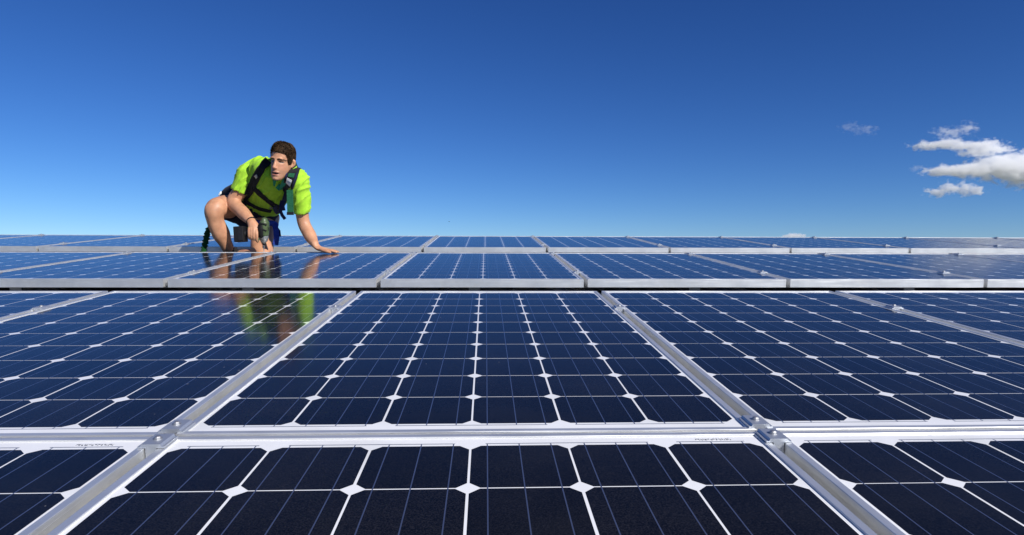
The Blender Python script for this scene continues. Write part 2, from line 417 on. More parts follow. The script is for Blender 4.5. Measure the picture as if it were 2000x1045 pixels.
# --- materials
M_SKIN = mat('sun_tanned_skin', (.55, .32, .22), .5)
B(M_SKIN).inputs['Subsurface Weight'].default_value = .12
B(M_SKIN).inputs['Subsurface Radius'].default_value = (.012, .005, .003); B(M_SKIN).inputs['Subsurface Scale'].default_value = .6
def skin_nodes(m):
    at_ = N(m, 'ShaderNodeAttribute', attribute_name='tint')
    tc = N(m, 'ShaderNodeTexCoord'); n = N(m, 'ShaderNodeTexNoise', Scale=22.0, Detail=5.0); LK(m, tc.outputs['Object'], n.inputs['Vector'])
    r = N(m, 'ShaderNodeValToRGB'); LK(m, n.outputs['Fac'], r.inputs[0])
    r.color_ramp.elements[0].position = .3; r.color_ramp.elements[0].color = (.80, .72, .68, 1)
    r.color_ramp.elements[1].position = .7; r.color_ramp.elements[1].color = (1.08, 1.04, 1.0, 1)
    mx = N(m, 'ShaderNodeMix', data_type='RGBA', blend_type='MULTIPLY'); mx.inputs[0].default_value = 1
    LK(m, at_.outputs['Color'], mx.inputs[6]); LK(m, r.outputs[0], mx.inputs[7]); LK(m, mx.outputs[2], B(m).inputs['Base Color'])
    n2 = N(m, 'ShaderNodeTexNoise', Scale=160.0, Detail=3.0); LK(m, tc.outputs['Object'], n2.inputs['Vector'])
    b = N(m, 'ShaderNodeBump', Strength=.15, Distance=.002); LK(m, n2.outputs['Fac'], b.inputs['Height']); LK(m, b.outputs[0], B(m).inputs['Normal'])
skin_nodes(M_SKIN)
def cloth(name, c1, c2, rough=.85, scale=30, bump=.25):
    m = mat(name, c1, rough, spec=.2); add_noise_color(m, c1, c2, scale, 5, .3, .7); add_bump(m, 420, bump, .0015, 3)
    B(m).inputs['Sheen Weight'].default_value = .08
    return m
M_SHIRT = cloth('lime_polo_fabric', (.31, .60, .030), (.41, .71, .045))
M_TEAL = cloth('teal_collar_lining', (.02, .28, .14), (.04, .36, .2))
M_SHORT = cloth('navy_shorts_fabric', (.008, .010, .022), (.016, .02, .045))
M_BLUE = cloth('royal_blue_webbing', (.012, .035, .22), (.03, .06, .34), scale=60)
M_WEB = cloth('black_webbing', (.006, .007, .010), (.014, .015, .02), scale=80)
M_NAVY = cloth('navy_webbing', (.008, .012, .045), (.016, .022, .08), scale=80)
M_GREEN = cloth('dark_green_webbing', (.008, .075, .035), (.02, .13, .06), scale=80)
M_BUNGEE = cloth('green_elastic_tether', (.004, .04, .008), (.01, .08, .015), scale=50)
M_HAIR = mat('brown_hair', (.035, .02, .011), .75, spec=.15); add_noise_color(M_HAIR, (.018, .010, .005), (.075, .043, .021), 45, 5, .3, .7)
M_BOOT = mat('black_boot_leather', (.012, .012, .012), .55); add_bump(M_BOOT, 120, .4, .002)
M_WHITE = mat('white_label', (.78, .78, .76), .6)
M_STEEL = mat('brushed_steel', (.6, .6, .6), .3, 1.0)
M_BLACKP = mat('black_drill_plastic', (.008, .008, .009), .65, spec=.3); add_bump(M_BLACKP, 200, .2, .001)
M_OLIVE = mat('olive_drill_plastic', (.05, .08, .03), .45); add_noise_color(M_OLIVE, (.045, .075, .028), (.08, .115, .05), 40)
M_CHUCK = mat('grey_drill_chuck', (.42, .43, .42), .35, .7)

# --- joints: image column, row and distance from the camera
hipC = at(490, 418, 5.36); waist = at(501, 406, 5.29); rib = at(514, 386, 5.17); chest = at(524, 365, 5.04)
shl = at(531, 345, 4.94); nck = at(541, 332, 4.87)
shR = at(486, 338, 4.99); shL = at(582, 352, 4.80)
elR = at(457, 395, 4.99); frR = at(474, 415, 4.89); wrR = at(491, 433, 4.80)
elL = at(593, 434, 4.89); frL = at(605, 459, 4.86)
palmL0 = ur(620, 3.70, z3(3.70) + .034); wrL = ur(614.5, 3.705, z3(3.70) + .066)
knR = at(419, 412, 4.93); hpR = at(466, 408, 5.30)
knL = ur(512, 3.90, Z_ROOF + .062); hpL = at(516, 424, 5.28)
anR = ur(450, 4.02, Z_ROOF + .095)
anL = ur(466, 4.10, Z_ROOF + .075)
across = (shL - shR).normalized()

def torso(bm, g):
    rows = [(hipC, .150, .115), (waist, .138, .105), (rib, .150, .105), (chest, .166, .106), (shl, .165, .092), (nck, .085, .075)]
    rr = resample([r[0] for r in rows], [(r[1] + g, r[2] + g) for r in rows], 4); rings = []
    for i, (p, (ra, rb)) in enumerate(rr):
        t = (rr[min(i+1, len(rr)-1)][0] - rr[max(i-1, 0)][0]).normalized()
        a = (across - t * across.dot(t)).normalized(); rings.append((p, a*ra, t.cross(a)*rb))
    loft(bm, rings, True, 40)

# --- head frame: x to the viewer's right, y out of the face, z to the crown
def rot_about(v, ax, a): return Quaternion(ax, a) @ v
hx, hy, hz = C_R.copy(), -C_F.copy(), C_U.copy()
yaw = rad(-9); hx = rot_about(hx, C_U, yaw); hy = rot_about(hy, C_U, yaw)
pit = rad(12); ax = hx.copy(); hy = rot_about(hy, ax, pit); hz = rot_about(hz, ax, pit)
rol = rad(10); ax = C_F; hx = rot_about(hx, ax, rol); hy = rot_about(hy, ax, rol); hz = rot_about(hz, ax, rol)
H = .254
HO = at(551.5, 315, 4.74)                       # centre of the head at eye height
def hp(x, y, z): return HO + (hx * x + hy * y + hz * z) * H
HEADSEC = [(-.52, .09, .30, .13), (-.49, .135, .345, .09), (-.43, .172, .362, .03), (-.34, .212, .362, -.12), (-.22, .246, .362, -.28), (-.10, .270, .352, -.37),
           (.02, .288, .348, -.43), (.14, .300, .358, -.455), (.26, .297, .340, -.445), (.36, .272, .288, -.40), (.44, .210, .200, -.30), (.49, .13, .10, -.18), (.505, .05, .02, -.08)]
def headloft(bm, g=0.0, zmin=-9, gz=0):
    rings = []
    for z, w_, f, b in HEADSEC:
        if z < zmin: continue
        rings.append((hp(0, (f + b)/2, z + gz*max(z, 0)), hx*(w_ + g)*H, hy*((f - b)/2 + g)*H))
    loft(bm, rings, True, 32)
def blob(bm, p, a, b, c, n=14, k=8):
    rings = []
    for i in range(1, k):
        th = math.pi*i/k; rings.append((p - c*math.cos(th), a*math.sin(th), b*math.sin(th)))
    loft(bm, rings, True, n)

# --- body: one continuous skin
bm = bmesh.new()
torso(bm, -.012)
tube(bm, [at(534, 340, 4.93), at(545, 334, 4.86), hp(0, -.06, -.22)], [.066, .060, .060])
headloft(bm)
# face relief
tube(bm, [hp(0, .345, .05), hp(0, .385, -.075), hp(0, .425, -.155)], [(.034*H, .04*H), (.042*H, .045*H), (.052*H, .038*H)], k=3)     # nose
blob(bm, hp(0, .395, -.175), hx*.072*H, hy*.045*H, hz*.035*H)
blob(bm, hp(0, .335, .085), hx*.215*H, hy*.038*H, hz*.04*H)                    # brow
blob(bm, hp(0, .355, -.285), hx*.115*H, hy*.045*H, hz*.028*H); blob(bm, hp(0, .350, -.365), hx*.10*H, hy*.045*H, hz*.030*H)      # lips
blob(bm, hp(0, .315, -.465), hx*.10*H, hy*.07*H, hz*.06*H)                    # chin
for s in (-1, 1):                                                             # ears
    tube(bm, [hp(s*.280, -.02, .06), hp(s*.318, -.065, .05), hp(s*.322, -.075, -.05), hp(s*.282, -.03, -.13)], [.022*H, .045*H, .040*H, .025*H], k=3, n=10)
# arms
tube(bm, [shR, (shR + elR)/2 + C_R*.006, elR, frR, wrR], [.060, .053, .052, (.048, .045), (.033, .027)], n=28, k=8)
tube(bm, [shL, (shL + elL)/2, elL, frL, wrL], [.060, .048, .045, (.046, .042), (.030, .026)], n=28, k=8)
# left hand, open and resting on the glass, fingers toward the clouds
zt = z3(3.70)
def hL(u, y, h): return ur(u, y, z3(y) + h)
tube(bm, [wrL, hL(622, 3.698, .036), hL(637, 3.690, .022)], [(.026, .030), (.018, .040), (.014, .044)], ref=RZ, n=18)
for y, l, b in ((3.650, 657, 637), (3.676, 661, 638), (3.702, 660, 637), (3.726, 655, 635)):
    m1 = b + (l - b)*.42; m2 = b + (l - b)*.75
    tube(bm, [hL(b - 4, y*.6 + 3.69*.4, .020), hL(b, y, .019), hL(m1, y - .002, .021), hL(m2, y - .004, .014), hL(l, y - .005, .0095)],
         [.0115, .011, .0098, .0092, .0078], k=3, n=10)
tube(bm, [hL(622, 3.685, .030), hL(629, 3.648, .024), hL(638, 3.622, .015), hL(645, 3.612, .0105)], [.015, .0135, .011, .009], k=3, n=10)
# right hand closed round the drill grip (grip runs across the picture)
GD = 4.79
def g(u, v, d): return at(u, v, GD + d)
tube(bm, [wrR, g(496, 444, -.01), g(498, 452, -.012)], [(.031, .028), (.040, .024), (.038, .022)], ref=C_R, n=18)
for i, (u, v0, v1) in enumerate(((487.0, 449, 465), (491.8, 448, 467), (496.6, 448, 468))):
    tube(bm, [g(u, v0 - 3, -.018), g(u - .4, v0, -.032), g(u - .6, (v0 + v1)/2, -.038), g(u - .4, v1 - 2, -.030), g(u, v1 + .5, -.008), g(u + .3, v1 - 2, .014)],
         [.012, .0115, .011, .0102, .0095, .009], k=3, n=10)
tube(bm, [g(500, 446, -.016), g(501.2, 452, -.032), g(501.8, 460, -.036), g(501.6, 468, -.026), g(502.5, 471.5, -.012)], [.012, .0115, .0105, .0095, .0088], k=3, n=10)   # trigger finger
tube(bm, [g(498, 440, .006), g(504, 441, .020), g(508, 446, .034), g(506, 452, .040)], [.015, .013, .011, .010], k=3, n=10)        # thumb over the back of the grip
# legs
tube(bm, [hpR, at(444, 404, 5.12), at(427, 405, 4.97), knR, at(421, 432, 4.955), at(431, 455, 5.00), at(442, 478, 5.05), anR],
     [.098, .090, .077, .070, .061, .064, .046, .038], n=32, k=8)
blob(bm, at(412, 408, 4.900), C_R*.046, C_F*.034, C_U*.046, 32, 20)
tube(bm, [hpL, at(514, 452, 5.19), at(512, 478, 5.09), knL, (knL*.6 + anL*.4) + RZ*.004, anL], [.100, .092, .084, .066, .058, .040], n=32, k=8)
tube(bm, [anR, anR + (ur(444, 3.93, Z_ROOF + .045) - anR)], [.040, .035]); tube(bm, [anL, ur(452, 4.16, Z_ROOF + .06)], [.038, .034])
me_body = remeshed(bm, .0042, 7, .5, 'body')
# sculpt and tint
HM = Matrix((hx, hy, hz)); 
tint = me_body.color_attributes.new('tint', 'FLOAT_COLOR', 'POINT')
def gauss(p, c, s): 
    return math.exp(-sum(((p[i] - c[i]) / s[i])**2 for i in range(3)))
BASE = Vector((.57, .305, .18)); handc = at(494, 455, 4.78)
TC = []
for i, v in enumerate(me_body.vertices):
    co = v.co; c = BASE.copy()
    p = (HM @ (co - HO)) / H
    if abs(p.x) < .5 and -.62 < p.z < .62 and -.6 < p.y < .6:
        if p.y > .1:
            for s in (-1, 1):
                k = gauss(p, (s*.135, .35, .005), (.075, .2, .042)); co -= hy * (.034*H*k)           # eye sockets
                k = gauss(p, (s*.06, .44, -.20), (.03, .06, .02)); co -= hy*(.02*H*k)
            k = gauss(p, (0.01, .38, -.322), (.085, .2, .020)); co -= hy * (.045*H*k)                 # open mouth
            for s in (-1, 1):
                if p.y > .2:
                    ex = (p.x - s*.135); ez = p.z + .002
                    if (ex/.062)**2 + (ez/.022)**2 < 1: c = Vector((.20, .15, .13)) if abs(ex) > .034 else Vector((.02, .015, .012))
                    elif (ex/.075)**2 + ((p.z - .004)/.032)**2 < 1: c = BASE * .78  # eye whites and rims darkened: socket shade put into the tint
                    bz = .078 - .25*abs(ex)*abs(ex)/.1 - s*ex*.10
                    if abs(ex) < .095 and abs(p.z - bz) < .019: c = Vector((.045, .026, .015))
            if abs(p.x) < .125 and -.41 < p.z < -.24 and p.y > .22:
                q = (p.x/.105)**2 + ((p.z + .322)/.026)**2
                if q < 1: c = Vector((.40, .34, .29)) if p.z > -.318 and abs(p.x) < .06 else Vector((.06, .02, .017))
                elif (p.x/.12)**2 + ((p.z + .325)/.062)**2 < 1: c = Vector((.44, .20, .155))
            if p.z < -.22 and c == BASE: c = BASE.lerp(Vector((.37, .23, .16)), .4)                  # shaven jaw
            k = gauss(p, (0, .43, -.16), (.06, .15, .06)) + sum(gauss(p, (s*.17, .3, -.12), (.08, .2, .08)) for s in (-1, 1))
            if c == BASE: c = BASE.lerp(Vector((.60, .26, .18)), min(.5, .5*k))
    TC += [c.x, c.y, c.z, 1.0]
tint.data.foreach_set('color', TC)
body = obj('person', me_body, M_SKIN)
tag(body, 'man in lime polo shirt and harness kneeling with a drill between two panel rows', 'person')

# --- hair
bm = bmesh.new(); headloft(bm, .010, -.2, .09)
me_h = remeshed(bm, .0045, 3, .5, 'hair')
bm = bmesh.new(); bm.from_mesh(me_h); kill = []
def in_hair(p):
    line = .235 + .03*math.cos(p.x*9) - .10*max(0, abs(p.x) - .2)/.1          # hairline over the brow
    if p.y > .10: return p.z > line - .25*max(0, .22 - p.y)/.12 * (1 if abs(p.x) > .18 else 0)
    if p.y > -.06: return p.z > .03 and abs(p.x) > .0 or (p.z > -.06 and p.y > .0 and abs(p.x) > .25)   # sideburns, above the ear
    return p.z > -.30
for f in bm.faces:
    p = (HM @ (f.calc_center_median() - HO)) / H
    if not in_hair(p): kill.append(f)
bmesh.ops.delete(bm, geom=kill, context='FACES')
for v in bm.verts:
    n_ = noise.noise(v.co*38) + .5*noise.noise(v.co*90)
    v.co += v.normal * .0025 * n_
surf = [(f.calc_center_median(), f.normal.copy()) for f in bm.faces]
r2 = random.Random(3)
for k in range(6500):
    c, n_ = r2.choice(surf); p = (HM @ (c - HO)) / H
    fw = (hy*.55 + hz*(.25 if p.y > 0 else -.5) + hx*(r2.uniform(-.15, .15) + .5*noise.noise(c*22)) + n_*.16).normalized()
    sd = fw.cross(n_).normalized() * .0011; L = r2.uniform(.008, .015)
    a, b2, e = bm.verts.new(c - sd), bm.verts.new(c + sd), bm.verts.new(c + fw*L)
    q = bm.verts.new(c - n_*.004)
    bm.faces.new((a, b2, e)); bm.faces.new((b2, q, e)); bm.faces.new((q, a, e))
obj('hair', bm, M_HAIR, body)

# --- polo shirt
bm = bmesh.new(); torso(bm, .014)
tube(bm, [shR, shR*.35 + elR*.65 + C_R*.004], [.083, .066], flat_ends=True); tube(bm, [shL, shL*.22 + elL*.78], [.083, .060], flat_ends=True)
tube(bm, [shR, at(510, 333, 5.06), at(541, 338, 5.00), at(565, 344, 4.90), shL], [.082, .104, .090, .084, .082])
blob(bm, at(512, 350, 5.14), across*.14, C_F*.10, C_U*.14)
me_s = remeshed(bm, .0055, 5, .5, 'polo_shirt')
NRM = [v.normal.copy() for v in me_s.vertices]; D1 = Vector((-.62, .1, -.78)).normalized(); D2 = Vector((.78, .1, -.62)).normalized()
for v, n_ in zip(me_s.vertices, NRM):
    q = v.co; a, b = q.dot(D1), q.dot(D2)
    wob = .35*noise.noise(q*7)
    f1 = noise.noise(Vector((a*4.2, b*17 + wob*2, 3.1))); f2 = noise.noise(Vector((a*9 + 4, b*38 + wob*3, 9.7)))
    r1 = max(0, 1 - abs(f1)*3.6); r2 = max(0, 1 - abs(f2)*3.2)
    v.co += n_ * (.0105*r1**1.5 + .0035*r2 - .003 + .004*noise.noise(q*6))
shirt = obj('polo_shirt', me_s, M_SHIRT, body)
SB = bvh_of([me_s])

# --- straps laid on the cloth
def hit(u, v, tree=None):
    d = (at(u, v, 1) - C_P).normalized(); loc, nrm, _, _ = (tree or SB).ray_cast(C_P, d)
    if loc is None:
        loc, nrm, _, _ = (tree or SB).find_nearest(at(u, v, 4.98))
    return loc, nrm
def strap(name, path, width, thick, m, parent, lift=.002, tree=None, steps=7, pre=None, post=None):
    """band following points of the picture pressed onto the cloth; pre/post: free points in space"""
    P = []
    for (a, b) in zip(path, path[1:]):
        for s in range(steps): P.append((a[0] + (b[0]-a[0])*s/steps, a[1] + (b[1]-a[1])*s/steps))
    P.append(path[-1]); C = [hit(u, v, tree) for u, v in P]
    pts = [c + n*lift for c, n in C]; nn = [n for c, n in C]
    for _ in range(3):
        pts = [pts[0]] + [(pts[i-1] + pts[i]*2 + pts[i+1])/4 for i in range(1, len(pts)-1)] + [pts[-1]]
        nn = [nn[0]] + [((nn[i-1] + nn[i]*2 + nn[i+1])/4).normalized() for i in range(1, len(nn)-1)] + [nn[-1]]
    if pre: pts = list(pre) + pts; nn = [nn[0]]*len(pre) + nn
    if post: pts = pts + list(post); nn = nn + [nn[-1]]*len(post)
    return band(name, pts, nn, width, thick, m, parent, tree or SB, lift)
def band(name, pts, nn, width, thick, m, parent, tree=None, lift=.002):
    bm = bmesh.new(); rows = []
    for i, p in enumerate(pts):
        t = (pts[min(i+1, len(pts)-1)] - pts[max(i-1, 0)]).normalized(); n = nn[i]; s = t.cross(n).normalized(); n = s.cross(t).normalized()
        row = []
        for q in (-1, -.5, 0, .5, 1):
            c = p + s*(q*width/2)
            if tree is not None:
                l, k, _, dist = tree.find_nearest(c)
                if l is not None and (c - l).dot(k) < lift: c = l + k*lift
            row.append(c)
        lo = [bm.verts.new(c) for c in row]; hi = [bm.verts.new(c + n*thick) for c in row]
        rows.append(lo + hi[::-1])
    m_ = len(rows[0])
    for a, b in zip(rows, rows[1:]):
        for i in range(m_): bm.faces.new((a[i], a[(i+1) % m_], b[(i+1) % m_], b[i]))
    bm.faces.new(rows[0][::-1]); bm.faces.new(rows[-1])
    bmesh.ops.recalc_face_normals(bm, faces=bm.faces[:])
    return obj(name, bm, m, parent)
har = empty('harness', parent=body)
strap('shoulder_strap', [(523, 313), (510, 331), (501, 347), (491, 368), (477, 388)], .060, .007, M_WEB, har)
strap('chest_strap', [(497, 368), (514, 384), (532, 398), (548, 408)], .048, .004, M_WEB, har)  # black band is part strap, part painted shade of a shirt fold
strap('waist_strap', [(470, 384), (488, 398), (508, 408), (530, 412)], .042, .004, M_WEB, har)  # strap whose black also stands in for shaded folds of the shirt
PC = [hit(578.5 - 13*t - 2*t*t, 322 + 51*t) for t in [i/16 for i in range(17)]]
pn = [Vector(n) for c, n in PC]; pp = [c + n*.006 for c, n in PC]
for _ in range(14):
    pn = [pn[0]] + [((pn[i-1] + pn[i]*2 + pn[i+1])/4).normalized() for i in range(1, 16)] + [pn[-1]]
    pp = [pp[0]] + [(pp[i-1] + pp[i]*2 + pp[i+1])/4 for i in range(1, 16)] + [pp[-1]]
pn = [(n*.5 - C_F*.5).normalized() for n in pn]
pp = [p + n*.010 for p, n in zip(pp, pn)]
pad = band('shoulder_pad', pp, pn, .086, .013, M_WEB, har, None)
off = lambda k, i0, i1, sx=0: [pp[i] + pn[i]*k + (pp[min(i+1, 16)] - pp[max(i-1, 0)]).cross(pn[i]).normalized()*sx for i in range(i0, i1)]
band('pad_edge', off(.0105, 0, 17, .036), pn, .010, .004, M_NAVY, pad, None); band('pad_edge', off(.0105, 0, 17, -.036), pn, .010, .004, M_NAVY, pad, None)
band('pad_webbing', off(.0135, 0, 9), pn[:9], .044, .003, M_GREEN, pad, None)
band('pad_loop', off(.0170, 4, 7), pn[4:7], .050, .003, M_WEB, pad, None)
band('white_tag', off(.0200, 9, 13, 0), pn[9:13], .040, .0025, M_WHITE, pad, None)
p0, n0 = hit(566, 371)
hang = [at(566.2, 371, (p0 - C_P).dot(C_F) - .030) - Vector((0, 0, .0075*i)) + C_R*(.0002*i) for i in range(24)]
band('hanging_strap', hang, [-C_F]*24, .045, .003, M_GREEN, har, None)
band('strap_end', [hang[-3] - C_F*.003, hang[-2] - C_F*.003, hang[-1] - C_F*.003, hang[-1] - Vector((0, 0, .006)) - C_F*.003], [-C_F]*4, .049, .006, M_WEB, har, None)
strap('side_strap', [(561, 370), (556, 388), (549, 405), (541, 422)], .040, .006, M_NAVY, har)
sp, sn = hit(552, 400)
band('loose_strap', [at(551, 404, 4.93), at(548, 412, 4.93), at(551, 420, 4.94), at(557, 428, 4.95)], [-C_F]*4, .024, .004, M_NAVY, har, None)
band('loose_strap', [at(553, 392, 4.92), at(551, 402, 4.92), at(553, 411, 4.93)], [-C_F]*3, .036, .012, M_NAVY, har, None)
strap('buckle', [(501, 341), (505, 347)], .030, .006, M_STEEL, har, .009, steps=2)
strap('buckle', [(527.5, 403), (531, 405)], .016, .006, M_STEEL, har, .007, steps=2)
bm = bmesh.new()                                     # pouch at the right hip, behind the arm
tube(bm, [at(436, 380, 5.27), at(446, 374, 5.25), at(456, 366, 5.20)], [.028, .038, .030], n=12)
obj('hip_pouch', remeshed(bm, .006, 3), M_SHORT, har)
bm = bmesh.new(); tube(bm, [at(428, 380.5, 5.21), at(430.5, 377.5, 5.21), at(431.5, 374.5, 5.21)], [.007, .009, .005], n=8); obj('clip', bm, M_WHITE, har)

# collar: two flaps and the lining at the throat
def patch(name, poly, m, parent, lift, thick=.003):
    bm = bmesh.new(); lo, hi = [], []
    for u, v in poly:
        c, n = hit(u, v); lo.append(bm.verts.new(c + n*lift)); hi.append(bm.verts.new(c + n*(lift + thick)))
    bm.faces.new(lo[::-1]); bm.faces.new(hi); k = len(lo)
    for i in range(k): bm.faces.new((lo[i], lo[(i+1) % k], hi[(i+1) % k], hi[i]))
    bmesh.ops.recalc_face_normals(bm, faces=bm.faces[:])
    return obj(name, bm, m, parent)
patch('placket', [(533, 350), (541, 352), (550, 366), (545, 372), (535, 362)], M_TEAL, shirt, .004)
patch('collar', [(529, 324), (533, 335), (535, 347), (527, 347), (518, 340), (523, 328)], M_SHIRT, shirt, .010, .004)
patch('collar', [(560, 346), (562, 358), (556, 368), (545, 369), (550, 358), (556, 350)], M_TEAL, shirt, .010, .004)

# --- shorts
bm = bmesh.new()
tube(bm, [at(500, 407, 5.24), hipC], [(.152, .12), (.168, .135)], ref=across, n=24)
tube(bm, [hpR, at(446, 403, 5.14)], [.120, .108], flat_ends=True, n=20); tube(bm, [hpL, at(515, 440, 5.235)], [.120, .110], flat_ends=True, n=20)
me_p = remeshed(bm, .007, 4, .5, 'shorts')
NRM = [v.normal.copy() for v in me_p.vertices]
for v, n_ in zip(me_p.vertices, NRM): v.co += n_ * (noise.noise(v.co*16)*.006)
shorts = obj('shorts', me_p, M_SHORT, body)
bm = bmesh.new(); tube(bm, [at(498, 434, 5.08), at(514, 437, 5.06), at(532, 436, 5.08), at(540, 440, 5.12)], [(.022, .016)]*4, ref=C_U, n=10)
obj('leg_loop', bm, M_BLUE, har, True)
band('leg_loop', [at(536, 436, 5.10), at(539, 450, 5.06), at(540, 464, 5.05), at(538, 478, 5.06)], [(-C_F + C_R*.5).normalized()]*4, .040, .010, M_BLUE, har, None)
band('leg_loop', [at(534, 440, 5.12), at(543, 452, 5.10), at(544, 462, 5.09)], [(-C_F + C_R).normalized()]*3, .034, .008, M_NAVY, har, None)

# --- boots and wristband
def boot(an, toe, up):
    d = (toe - an); d = (d - up*d.dot(up)).normalized(); bm = bmesh.new()
    tube(bm, [an + up*.045, an], [.052, .052], flat_ends=True); base = an - up*(.055)
    tube(bm, [base - d*.05 + up*.03, base + d*.06 + up*.032, base + d*.15 + up*.022, base + d*.19 + up*.018], [(.040, .040), (.042, .046), (.030, .048), (.022, .036)], ref=up)
    o = obj('boot', remeshed(bm, .006, 3), M_BOOT, body, True)
    bm = bmesh.new(); sd = d.cross(up)
    ring = [(-.085, .034), (-.05, .042), (.05, .044), (.14, .050), (.19, .040), (.215, .015)]
    pts = [(a, b_) for a, b_ in ring] + [(a, -b_) for a, b_ in ring[::-1]]
    lo = [bm.verts.new(base + d*a + sd*b_ - up*.014) for a, b_ in pts]; hi = [bm.verts.new(base + d*a + sd*b_ + up*.004) for a, b_ in pts]
    bm.faces.new(lo[::-1]); bm.faces.new(hi); k = len(lo)
    for i in range(k): bm.faces.new((lo[i], lo[(i+1) % k], hi[(i+1) % k], hi[i]))
    bmesh.ops.recalc_face_normals(bm, faces=bm.faces[:]); obj('sole', bm, M_BOOT, o)
boot(anR + RZ*0, ur(436, 3.86, Z_ROOF), RZ)
upL = (RY*.75 + RZ*.35).normalized()
boot(anL, anL - RX*.15, RZ)
bm = bmesh.new(); wd = (wrR - frR).normalized(); a = (C_U - wd*C_U.dot(wd)).normalized(); b2 = wd.cross(a); c0 = wrR - wd*.004
tor = []
for i in range(24):
    th = 2*math.pi*i/24; ra = .0345; p = c0 + (a*math.cos(th) + b2*math.sin(th))*ra; rdir = (p - c0).normalized()
    tor.append([bm.verts.new(p + rdir*.003*math.cos(q) + wd*.003*math.sin(q)) for q in (0, 1.05, 2.1, 3.14, 4.19, 5.24)])
for i in range(24):
    for j in range(6): bm.faces.new((tor[i][j], tor[(i+1) % 24][j], tor[(i+1) % 24][(j+1) % 6], tor[i][(j+1) % 6]))
obj('wristband', bm, M_WEB, body, True)

# ------------------------------------------------------------------ the drill
dr = empty('cordless_drill', Matrix.Translation(at(515, 497, 4.80)))
tag(dr, 'olive and black cordless drill pointing down, held in the right hand of the man', 'drill')
DI = dr.matrix_world.inverted()
def dl(bm): bmesh.ops.transform(bm, matrix=DI, verts=bm.verts[:]); return bm
tip = ur(515.5, 3.735, z3(3.735) + .004)
axis = (at(516.5, 440, 4.79) - tip).normalized()
def da(k): return tip + axis*k
bm = bmesh.new(); tube(bm, [da(.115), da(.135), da(.175), da(.215), da(.232)], [(.026, .028), (.033, .036), (.034, .039), (.033, .038), (.022, .028)], ref=C_R, n=18)
hous = obj('housing', dl(bm), M_OLIVE, dr, True)
bm = bmesh.new(); tube(bm, [da(.128) - C_R*.012 - C_F*.006, da(.165) - C_R*.014 - C_F*.010, da(.20) - C_R*.012 - C_F*.006], [(.028, .036), (.029, .038), (.024, .036)], ref=C_R, n=16)
obj('grip_cover', dl(bm), M_BLACKP, hous, True)
for k, w_ in ((.150, .010), (.192, .009)):
    bm = bmesh.new(); tube(bm, [da(k) - C_F*.041 - C_R*.026, da(k + .012) - C_F*.042, da(k + .004) - C_F*.034 + C_R*.026], [(.005, .004)]*3, ref=axis, n=8)
    obj('trim_band', dl(bm), M_BLACKP, hous, True)
for k in (.160, .168, .176):
    bm = bmesh.new(); tube(bm, [da(k) + C_R*.031 - C_F*.018, da(k) + C_R*.035 - C_F*.004], [(.0022, .002)]*2, n=6); obj('vent_slot', dl(bm), M_BLACKP, hous, True)
bm = bmesh.new(); tube(bm, [da(.116), da(.100), da(.082), da(.070)], [.030, .029, .024, .013], n=18); ch = obj('chuck', dl(bm), M_CHUCK, dr, True)
bm = bmesh.new(); tube(bm, [da(.071), da(.058)], [.0135, .010], n=12); obj('chuck_jaws', dl(bm), M_BLACKP, ch, True)
bm = bmesh.new(); tube(bm, [da(.060), da(.030), da(.002)], [.0045, .0042, .0030], n=8); obj('drill_bit', dl(bm), M_STEEL, dr, True)
bm = bmesh.new(); tube(bm, [at(509, 457, 4.80), at(497, 458, 4.79), at(484, 457, 4.785), at(477, 457, 4.785)], [(.024, .022), (.020, .018), (.021, .019), (.028, .026)], ref=C_U, n=14)
obj('handle', dl(bm), M_BLACKP, dr, True)
bm = bmesh.new(); tube(bm, [at(505, 467, 4.785), at(503, 472, 4.785)], [(.008, .009)]*2, n=8); obj('trigger', dl(bm), M_OLIVE, dr, True)
bm = bmesh.new(); box(bm, -.036, .036, -.040, .040, -.056, .056, .008)
bmesh.ops.transform(bm, matrix=Matrix.Translation(at(470, 457.5, 4.785)) @ Matrix((C_R, C_F, C_U)).transposed().to_4x4() @ Matrix.Rotation(rad(-4), 4, 'Y'), verts=bm.verts[:])
bt = obj('battery', dl(bm), M_BLACKP, dr)
bm = bmesh.new(); box(bm, -.006, .030, -.0425, -.0395, -.046, .046, .001)
bmesh.ops.transform(bm, matrix=Matrix.Translation(at(470, 457.5, 4.785)) @ Matrix((C_R, C_F, C_U)).transposed().to_4x4() @ Matrix.Rotation(rad(-4), 4, 'Y'), verts=bm.verts[:])
obj('latch_cover', dl(bm), M_WEB, bt)

# ------------------------------------------------------------------ elastic safety tether hanging from the harness to the roof
te = empty('safety_tether', Matrix.Translation(ur(396, 3.98, Z_ROOF)))
tag(te, 'green ribbed elastic safety tether hanging beside the raised knee of the man', 'tether')
TI = te.matrix_world.inverted()
ct = [at(452, 405, 5.33), at(425, 425, 5.24), at(408, 448, 5.14), at(402, 470, 5.08), at(398, 490, 5.06), ur(396, 3.98, Z_ROOF + .022)]
S = resample(ct, [.02]*6, 14); bm = bmesh.new(); rings = []; A = C_R.copy()
for i, (p, _) in enumerate(S):
    t = (S[min(i+1, len(S)-1)][0] - S[max(i-1, 0)][0]).normalized(); a = (A - t*A.dot(t)).normalized(); A = a; b2 = t.cross(a)
    wv = .5 + .5*math.sin(i*2.1); ra = .018 + .009*wv; rings.append((p + a*.004*math.sin(i*1.3), a*ra, b2*ra*.6))
loft(bm, rings, True, 12); bmesh.ops.transform(bm, matrix=TI, verts=bm.verts[:])
obj('elastic_webbing', bm, M_BUNGEE, te, True)
bm = bmesh.new(); tube(bm, [S[0][0], S[3][0]], [.024, .020], n=12); bmesh.ops.transform(bm, matrix=TI, verts=bm.verts[:]); obj('end_fitting', bm, M_WEB, te, True)

